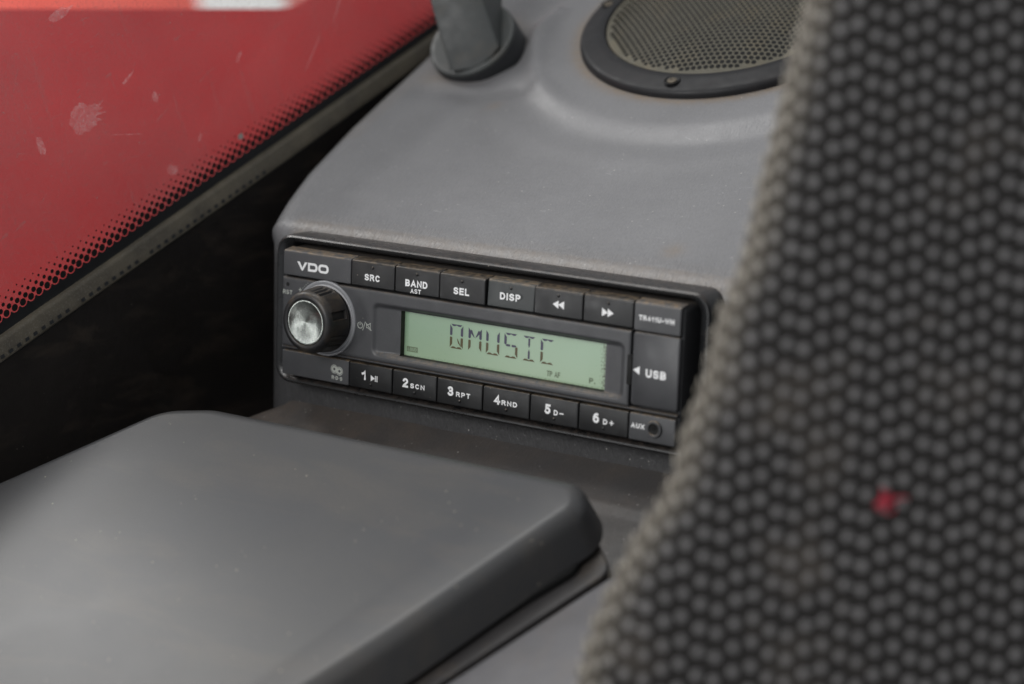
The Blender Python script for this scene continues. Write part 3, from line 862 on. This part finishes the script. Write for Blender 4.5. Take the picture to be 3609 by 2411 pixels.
mb = MB(); lathe_y(mb, 80.5, -19.6, [(3.1, .2), (3.1, -.5), (2.85, -.75), (2.3, -.75), (1.95, -.4), (1.9, 3)], 32)
b2 = mb.build('aux_socket', M_block, b, smooth=True)
mb = MB(); lathe_y(mb, 80.5, -19.6, [(1.92, -.2), (1.0, 0.0)], 24, cap1=True); mb.build('socket_hole', M_hole, b)

# display
mb = MB(); mb.add([(SX0, 4.6, SZ0), (SX1, 4.6, SZ0), (SX1, 4.6, SZ1), (SX0, 4.6, SZ1)], [(0, 1, 2, 3)])
disp = mb.build('display', M_lcd, radio)
YL = 4.55
def dp(x, z): return (x + (x - 432.9) / 625.5 * YL, z + (z - 151.0) / 625.5 * YL)
mb = MB()
def quad(pts, mi): poly(mb, [dp(*p) for p in pts], YL, mi)
LZ0, LZ1 = -3.0, 6.15
def seg_char(x0, x1, segs):
    W = x1 - x0; zm = (LZ0 + LZ1) / 2; t = 1.1
    def bar(z, up, mi):
        s_ = -1 if up else 1
        xm = (x0 + x1) / 2
        quad([(x0 + .45, z), (xm, z), (xm, z + s_ * .35), (xm - W * .14, z + s_ * .75), (x0 + 1.25, z + s_ * .75)] if up else [(x0 + .35, z), (x0 + 1.2, z + .75), (xm - W * .14, z + .75), (xm, z + .35), (xm, z)], mi)
        quad([(xm, z), (x1 - .45, z), (x1 - 1.25, z + s_ * .75), (xm + W * .14, z + s_ * .75), (xm, z + s_ * .35)] if up else [(xm, z), (xm, z + .35), (xm + W * .14, z + .75), (x1 - 1.2, z + .75), (x1 - .35, z)], mi)
    for s_ in segs:
        if s_ == 'a': bar(LZ1, True, 0)
        if s_ == 'd': bar(LZ0, False, 1)
        if s_ == 'f': quad([(x0, LZ1 - .25), (x0 + t, LZ1 - 1.6), (x0 + t, zm + .55), (x0 + .45, zm + .15), (x0, zm + .5)], 0)
        if s_ == 'b': quad([(x1, LZ1 - .25), (x1 - t, LZ1 - 1.6), (x1 - t, zm + .55), (x1 - .45, zm + .15), (x1, zm + .5)], 0)
        if s_ == 'e': quad([(x0, LZ0 + .3), (x0 + t, LZ0 + 1.6), (x0 + t, zm - .5), (x0 + .45, zm - .2), (x0, zm - .45)], 1)
        if s_ == 'c': quad([(x1, LZ0 + .3), (x1 - t, LZ0 + 1.6), (x1 - t, zm - .5), (x1 - .45, zm - .2), (x1, zm - .45)], 1)
        if s_ == 'g':
            xm = (x0 + x1) / 2
            quad([(x0 + .5, zm), (x0 + 1.1, zm + .42), (xm - .4, zm + .42), (xm - .25, zm), (xm - .4, zm - .42), (x0 + 1.1, zm - .42)], 0)
            quad([(xm + .25, zm), (xm + .4, zm + .42), (x1 - 1.1, zm + .42), (x1 - .5, zm), (x1 - 1.1, zm - .42), (xm + .4, zm - .42)], 0)
        if s_ == 'h': quad([(x0 + 1.0, LZ1 - 1.0), (x0 + 1.6, LZ1 - 1.2), (x0 + W / 2 - .1, zm + .6), (x0 + W / 2 - .75, zm + 1.0), (x0 + 1.0, LZ1 - 2.3)], 0)
        if s_ == 'j': quad([(x1 - 1.0, LZ1 - 1.0), (x1 - 1.6, LZ1 - 1.2), (x0 + W / 2 + .1, zm + .6), (x0 + W / 2 + .75, zm + 1.0), (x1 - 1.0, LZ1 - 2.3)], 0)
        if s_ == 'm': quad([(x1 - .55, LZ0 + .5), (x1 - 1.1, LZ0 + 1.5), (x0 + W / 2 + .7, zm - 1.0), (x0 + W / 2 + .2, zm - .5), (x1 - 2.3, LZ0 + 2.3)], 1)
        if s_ == 'i':
            xm = (x0 + x1) / 2
            quad([(xm - .42, LZ1 - .8), (xm + .42, LZ1 - .8), (xm + .42, zm + 1.3), (xm, zm + .2), (xm - .42, zm + 1.3)], 0)
        if s_ == 'l':
            xm = (x0 + x1) / 2
            quad([(xm - .42, LZ0 + .8), (xm + .42, LZ0 + .8), (xm + .42, zm - 1.3), (xm, zm - .2), (xm - .42, zm - 1.3)], 0)
for x0, sg in ((-8.3, 'abcdefm'), (.05, 'bcefhj'), (8.0, 'bcdef'), (16.0, 'afgcd'), (23.9, 'adil'), (31.85, 'adef')):
    seg_char(x0, x0 + 5.95, sg)
mb.build('segment_text', [M_seg_a, M_seg_b], disp)
mb = MB()
def dtext(t, x0, x1, z0, z1, mi=0, off=.0):
    a = dp(x0, z0); c_ = dp(x1, z1); put_text(mb, t, a[0], c_[0], a[1], c_[1], YL - .02, offset=off, mi=mi)
a, c_ = dp(-28.0, -7.1), dp(-22.9, -5.1)
poly(mb, [(a[0], a[1]), (c_[0], a[1]), (c_[0], c_[1]), (a[0], c_[1])], YL, 0)
dtext('LOUD', -27.5, -23.4, -6.7, -5.5, 1)
mb.build('loud_icon', [M_seg_c, M_lcd], disp)
for t_, xa_, xb_, o_ in (('TP', 34.9, 37.3, 0), ('AF', 38.2, 40.7, 0), ('P.', 52.9, 55.6, .02)):
    mb = MB(); dtext(t_, xa_, xb_, -7.25, -5.2, 0, o_); mb.build('status_icon', M_seg_c, disp)

# knob
KX, KZ = -67.2, .15
mb = MB()
lathe_y(mb, KX, KZ, [(14.75, 1.2), (14.75, -.35), (14.5, -.6), (13.75, -.6), (13.3, -.35)], 72)
ringo = mb.build('knob_ring', M_silver, radio, smooth=True)
mb = MB(); lathe_y(mb, KX, KZ, [(13.35, -.42), (12.9, -.1), (11.0, .2)], 72, cap1=True); mb.build('inner_ring_reflection', M_white, ringo, smooth=True)  # bright reflection inside the ring, painted as a white cone
def kmod(r, y, th):
    d = math.degrees(th) % 360
    if -10.3 < y < -1.8:
        depth = sstep(-1.8, -3.5, y) * .55
        for c0 in (75, -33, 147, 219):
            for k in (-10, 0, 10):
                q = (d - c0 - k + 180) % 360 - 180
                if abs(q) < 3.2: return r - depth * math.cos(q / 3.2 * PI / 2)
        q = (d - 17 + 180) % 360 - 180
        if abs(q) < 8.0 and y < -3.0: return r - 1.2
    return r
prof = [(10.5, .8), (10.5, -1.1), (12.7, -1.5), (12.95, -1.8), (12.9, -2.1), (12.75, -2.9), (12.72, -3.05), (12.6, -4.2), (12.4, -6.5), (12.2, -8.8), (12.1, -10.2), (12.0, -10.4), (11.9, -10.9), (11.4, -11.9), (10.6, -12.5), (9.8, -12.7), (9.1, -12.55), (8.85, -12.2)]
mb = MB(); lathe_y(mb, KX, KZ, prof, 288, mod=kmod)
kn = mb.build('volume_knob', M_knob, radio, smooth=True)
mb = MB(); lathe_y(mb, 0, 0, [(8.85, 0), (8.7, -.25), (8.45, -.3), (8.0, -.24), (5, -.12), (2, -.05), (.15, 0)], 96, cap1=True)
me_o = mb.build('metal_cap', M_cap, kn, base=(0, 0, 0), smooth=True)
me_o.location = (Vector((KX, -12.2, KZ)) - Vector(radio['base'])) / 1000
# marks printed round the knob
mb = MB()
put_text(mb, 'RST', -88.8, -84.1, 7.3, 9.0, TY, offset=.01)
poly(mb, [(-80.95, 9.65), (-79.45, 9.65), (-79.45, 9.95), (-80.95, 9.95)], TY); poly(mb, [(-80.35, 9.05), (-80.05, 9.05), (-80.05, 10.5), (-80.35, 10.5)], TY - .01)
for k in range(5):
    a = R(142 - 4 * k + 0); poly(mb, [(KX + 15.6 * math.cos(a) + dx, KZ + 15.6 * math.sin(a) + dz) for dx, dz in ((-.14, -.14), (.14, -.14), (.14, .14), (-.14, .14))], TY)
c = (-50.4, -.2)
stroke(mb, [(c[0] + 1.15 * math.cos(R(a)), c[1] + 1.15 * math.sin(R(a))) for a in range(118, 423, 12)], .28, TY)
poly(mb, [(c[0] - .14, c[1]), (c[0] + .14, c[1]), (c[0] + .14, c[1] + 1.4), (c[0] - .14, c[1] + 1.4)], TY - .01)
stroke(mb, [(-49.1, -1.95), (-47.95, 1.35)], .26, TY)
stroke(mb, [(-47.3, -.75), (-47.3, .45), (-46.5, .45), (-45.5, 1.15), (-45.5, -1.5), (-46.5, -.75)], .24, TY, closed=True)
stroke(mb, [(-47.6, 1.0), (-45.0, -1.55)], .24, TY - .01)
mb.build('lettering', M_textdim, radio)
mb = MB(); lathe_y(mb, -86.4, 11.25, [(.8, -.05), (.5, -.03)], 20, cap1=True)
mb.build('reset_hole', M_hole, radio)

# =================================================================== LOUDSPEAKER
def sp_pt(r, th, h): return top_pt(SPX + r * math.cos(th + .26), SPS + r * math.sin(th + .26), 3.0 + h)
spk = thing('loudspeaker', top_pt(SPX, SPS, 3), 'round loudspeaker with black ring and dusty perforated grille on the dashboard top', 'loudspeaker')
def lathe_n(mb, prof, n=96, cap1=False, mod=None):
    loft(mb, [[sp_pt(r, 2 * PI * i / n, h if mod is None else mod(r, h, 2 * PI * i / n)) for i in range(n)] for r, h in prof], 0, False, cap1)
mb = MB(); lathe_n(mb, [(67.8, -3), (67.8, 1.4), (67.5, 2.6), (66.6, 3.5), (65.2, 3.9), (60.0, 5.2), (56.8, 5.6), (56.2, 5.2), (56.0, 2)], 128)
mb.build('mounting_ring', M_ring, spk, smooth=True)
mb = MB(); lathe_n(mb, [(56.0, 1.3), (20, .9)], 64, cap1=True); mb.build('cone_cavity', M_hole, spk, smooth=True)
mb = MB(); PG = 2.6; HR = 1.05; RG = 55.6
def gh(r): return 4.6 + 8.5 * (1 - (r / RG) ** 2.6)
NG = 10
for i in range(-30, 31):
    for j in range(-30, 31):
        cx = (i + .5 * (j % 2)) * PG; cy = j * PG * .8660254
        r = math.hypot(cx, cy)
        if r > RG - .3: continue
        hole = r < RG - 2.2
        pts_o = []; pts_i = []
        for a in range(12):
            th = R(30 * a); hexr = (PG / 2) / math.cos(R((30 * a) % 60))
            px_, py_ = cx + hexr * math.cos(th), cy + hexr * math.sin(th)
            q = math.hypot(px_, py_)
            if q > RG: px_, py_ = px_ * RG / q, py_ * RG / q; q = RG
            pts_o.append(sp_pt(q, math.atan2(py_, px_), gh(q)))
            hx, hy = cx + HR * math.cos(th), cy + HR * math.sin(th); q = math.hypot(hx, hy)
            pts_i.append(sp_pt(q, math.atan2(hy, hx), gh(q) - .12))
        o = mb.add(pts_o + pts_i, [])
        for a in range(12):
            b_ = (a + 1) % 12
            mb.f.append((o + a, o + b_, o + 12 + b_, o + 12 + a)); mb.mi.append(0)
        if not hole: mb.f.append(tuple(o + 12 + a for a in range(12))); mb.mi.append(0)
mb.build('grille', M_grille, spk)
mb = MB(); lathe_n(mb, [(RG - 1.6, gh(RG - 1.6) + .05), (RG - .9, gh(RG - .9) + .35), (RG - .2, gh(RG) + .3), (RG + .3, 3)], 128); mb.build('grille_rim', M_grille, spk, smooth=True)
for ang in (-88, 2, 92, 182):
    th = R(ang); cx, cy = SPX + 61.5 * math.cos(th), SPS + 61.5 * math.sin(th)
    mb = MB()
    def sc(r, h, n=20): return [top_pt(cx + r * math.cos(2 * PI * i / n), cy + r * math.sin(2 * PI * i / n), 3 + h) for i in range(n)]
    loft(mb, [sc(3.6, 5.2), (sc(3.2, 5.5)), sc(2.6, 4.9)], 0, False, True); mb.build('screw_recess', M_hole, spk, smooth=True)
    mb = MB(); loft(mb, [sc(2.1, 4.95), sc(2.0, 5.3), sc(1.5, 5.45), sc(.8, 5.5), sc(.6, 5.2)], 0, False, True); mb.build('screw', M_screw, spk, smooth=True)

# =================================================================== AIR VENT on the dashboard
VC = Vector((-96.4, 134.1, 102.7)); a5 = R(50)
vn = Vector((0, -math.sin(a5), math.cos(a5))); v1 = Vector((1, 0, 0)); v2 = vn.cross(v1)
def vp(x, y, z): return VC + v1 * x + v2 * y + vn * z
vent = thing('air_vent', VC - vn * 14, 'round grey plastic air vent with wide raised flap at the dashboard corner by the window', 'vent')
mb = MB(); n = 64
def vl(r, z): return [vp(r * math.cos(2 * PI * i / n), r * math.sin(2 * PI * i / n), z) for i in range(n)]
loft(mb, [vl(20.6, -26), vl(20.3, -2.4), vl(19.8, -1.8)], 0, False, True)
mb.build('collar', M_rubber, vent, smooth=True)
mb = MB(); loft(mb, [vl(20.0, -2), vl(20.2, -.9), vl(20.0, -.3), vl(19.4, 0), vl(17.5, -.2)], 0, True, True)
mb.build('dial', M_vent, vent, smooth=True)
mb = MB()
fa, fb = Vector((.788, .616, 0)), Vector((-.505, .645, .574))
front = [tuple(Vector((-1.1, -19.4, 1.6)) + fa * a_ + fb * b_) for a_, b_ in ((0, 0), (4, -1.6), (9, -3.0), (14, -3.2), (19, -2.2), (23.6, 0), (25.8, 23.2), (27.5, 46), (17, 52), (5, 35), (3.9, 28.4))]
back = [(p[0] * .96, p[1] + 3 + p[2] * .30, -.6) for p in front]
loft(mb, [[vp(*p) for p in back], [vp(*p) for p in front]], 0, True, True)
mb.build('flap', M_vent, vent, bevel=.7, segs=3, angle=25)

# =================================================================== SEAT with knitted mesh cover (right foreground)
SO = Vector((184.38, -142.42, 46.72))
SM = Matrix.Identity(4)
for i in range(3): SM[i][0] = cr[i]; SM[i][1] = -cd[i]; SM[i][2] = -cf[i]
OFFX = (2600 - 1804.5) / 7400 * 550
SM.translation = SO / 1000
seat = bpy.data.objects.new('car_seat', None); COL.objects.link(seat); seat.matrix_world = TILT @ SM; seat['base'] = (0, 0, 0)
tag(seat, 'charcoal honeycomb-knit seat back filling the right foreground, with tan rim light painted along its edge', 'seat')
EDGE = [(-150, 91), (-89.6, 78.5), (-72.5, 73.9), (-55.3, 69.7), (-38.2, 65.7), (-21, 61.2), (-7.3, 56.2), (1.8, 53.2), (13.3, 49.8), (24.7, 46.4), (36.1, 43.0), (44.1, 38.8), (54.4, 31.6), (64.7, 26.5), (78.4, 20.9), (89.6, 17.7), (150, 5)]
RR = 15.0
def seat_pt(X, y, h=0):
    """unrolled cover coordinate X (camera-plane mm at the seat's distance), y downward"""
    e = lerp_tab(EDGE, y) + .9 * noise.noise(Vector((y / 17, 0, 0)))
    q = X - (e + RR)
    bow = .6 * noise.noise(Vector((X / 60, y / 60, 2))) 
    if q >= 0: x, z, nx_, nz_ = X, -((q / 150) ** 2) * 6, 0, 1
    else:
        a = min(-q / RR, R(165)); x, z, nx_, nz_ = e + RR - RR * math.sin(a), -RR * (1 - math.cos(a)), -math.sin(a), math.cos(a)
    p = Vector((x - OFFX, -y, z + bow)); nn = Vector((nx_, 0, nz_))
    return p + nn * h, nn, max(0, -q / RR)
CP, RP = 4.66, 6.25
def worn(q): return max(0, min(1, (q - .45) * 1.3))  # strength of the painted rim light, rising round the rolled edge
mb = MB(); wv = []
ys = [-140 + 4 * i for i in range(71)]
cols_ = [-70 + 3 * i for i in range(90)]
for y in ys:
    e = lerp_tab(EDGE, y) + RR
    for c_ in cols_:
        p, nn, q = seat_pt(e + c_, y, -.4); mb.v.append(p); wv.append(worn(q))
nc = len(cols_)
for i in range(len(ys) - 1):
    for j in range(nc - 1):
        a = i * nc + j; mb.f.append((a, a + 1, a + nc + 1, a + nc)); mb.mi.append(0)
mb.attr['worn'] = wv
cover = mb.build('seat_cover', M_back, seat, base=(0, 0, 0), smooth=True)
mb = MB(); wv = []
ico = bmesh.new(); bmesh.ops.create_icosphere(ico, subdivisions=2, radius=1)
ICV = [v.co.copy() for v in ico.verts]; ICF = [tuple(v.index for v in f.verts) for f in ico.faces]; ico.free()
def loop_at(X, y, ax, ay, az, rot=0, lift=.35):
    p, nn, q = seat_pt(X, y, lift)
    if q > 2.6: return
    t1 = Vector((nn.z, 0, -nn.x)); t2 = Vector((0, 1, 0))
    c_, s_ = math.cos(rot), math.sin(rot); d1 = t1 * c_ + t2 * s_; d2 = -t1 * s_ + t2 * c_
    mb.add([p + d1 * (v.x * ax) + d2 * (v.y * ay) + nn * (v.z * az) for v in ICV], ICF)
    wv.extend([worn(q)] * len(ICV))
OY = [0, -1.4, 1.65, 3.05]
for ci in range(-24, 36):
    for ri in range(-20, 20):
        y = ri * RP + OY[ci % 4] + (ci // 4) * .55
        X = 100 + ci * CP - y * .058
        if X - lerp_tab(EDGE, y) < -30: continue
        jx, jy = random.uniform(-.14, .14), random.uniform(-.14, .14)
        k = random.uniform(.94, 1.06)
        loop_at(X + jx, y + jy, 1.46 * k, 1.40 * k, .42)
        if ci % 2 == 0 and random.random() < .25:
            y2 = ri * RP + OY[(ci + 1) % 4] + ((ci + 1) // 4) * .55
            loop_at(X + CP / 2, (y + y2) / 2, 1.3, .4, .25, math.atan2(-(y2 - y), CP), .0)
mb.attr['worn'] = wv
mb.build('knit_loops', M_knit, cover, base=(0, 0, 0), smooth=True)
# cushion behind the cover
mb = MB()
lo = []
for y in (-138, -90, -40, 0, 40, 90, 138):
    e = lerp_tab(EDGE, y)
    lo.append([(e + 14 - OFFX, -y, -16), (e + 120 - OFFX, -y, -9), (e + 190 - OFFX, -y, -14), (e + 190 - OFFX, -y, -48), (e + 30 - OFFX, -y, -46)])
loft(mb, lo, 0, True, True)
mb.build('cushion', M_back, seat, base=(0, 0, 0), smooth=False)
# red scrap: a few curled threads caught on the cover
mb = MB()
p, nn, q = seat_pt(97.9, 42.4, 1.2)
def squig(x0, y0, ang, ln, bend, r):
    pts = []; x, y, a = x0, y0, ang
    for i in range(9):
        pts.append(Vector((p.x + x, p.y + y, p.z + .5 * math.sin(i * .8)))); x += ln / 8 * math.cos(a); y += ln / 8 * math.sin(a); a += bend
    lo = []
    for i, c_ in enumerate(pts):
        d = (pts[min(i + 1, 8)] - pts[max(i - 1, 0)]).normalized(); n1 = Vector((-d.y, d.x, 0)).normalized()
        rr = r * (1 - .6 * abs(i - 4) / 4) 
        lo.append([(SM @ ((c_ + n1 * rr * math.cos(k * PI / 3) + Vector((0, 0, 1)) * rr * math.sin(k * PI / 3)) / 1000)) * 1000 for k in range(6)])
    loft(mb, lo, 0, True, True)
for a in ((-3.2, -.6, .3, 6.2, .25, .7), (-2.8, .6, -.4, 5.6, .3, .75), (-.6, -.8, .8, 7.0, -.12, .55), (-2.0, -1.6, .2, 4.6, .3, .6), (-.8, -.9, -1.2, 5.2, .4, .35)): squig(*a)
o = mb.build('thread_scrap', plastic('red_thread', (.36, .025, .045), rough=.8, gs=0), base=(SM @ (p / 1000)) * 1000, smooth=True)
tag(o, 'small bright red tangle of thread caught on the knitted seat cover', 'thread')

# =================================================================== OUTSIDE THE WINDOW
# red bodywork just beyond the glass: flat sheet tilted up to catch more light
O_ = GA - gn * 50 - gv * 70; on = (gn * .72 + gv * .69).normalized(); oe = gu.cross(on)
if oe.dot(gv) < 0: oe = -oe
out = [(-200, 196), (60, 196), (95, 191), (153.3, 158.6), (274.9, 88), (282, 84.7), (288.7, 83.6), (295, 84.2), (304.2, 87), (314, 93), (330, 112), (350, 120), (900, 120), (900, -45), (-200, -45)]
mb = MB()
for h in (0, -6): mb.v += [O_ + gu * a + oe * b_ + on * h for a, b_ in out]
n = len(out)
mb.f += [tuple(range(n)), tuple(range(n, 2 * n))] + [(i, (i + 1) % n, n + (i + 1) % n, n + i) for i in range(n)]; mb.mi += [0] * (n + 2)
o = mb.build('red_bodywork', M_red, base=O_ + gu * 200 - oe * 300, bevel=1.5, segs=3)
tag(o, 'plain dark red vehicle bodywork seen through the dusty side window', 'bodywork')
board = thing('striped_board', gp(1300, -1100, -1510), 'blurred bright red and white board far outside at the top of the window', 'board')
mb = MB()
def gbox(mb, u0, u1, v0, v1, n0, n1, sl=0):
    mb.add([gp(u + (sl * (v - v0)), v, n_) for u in (u0, u1) for v in (v0, v1) for n_ in (n0, n1)], [(0, 1, 3, 2), (4, 6, 7, 5), (0, 4, 5, 1), (2, 3, 7, 6), (0, 2, 6, 4), (1, 5, 7, 3)])
gbox(mb, 500, 1558, -1100, -200, -1520, -1500)
mb.build('red_panel', M_redbright, board, bevel=4)
mb = MB(); gbox(mb, 1362, 1516, -1080, -230, -1499, -1496)
mb.build('white_stripe', M_whiteboard, board)
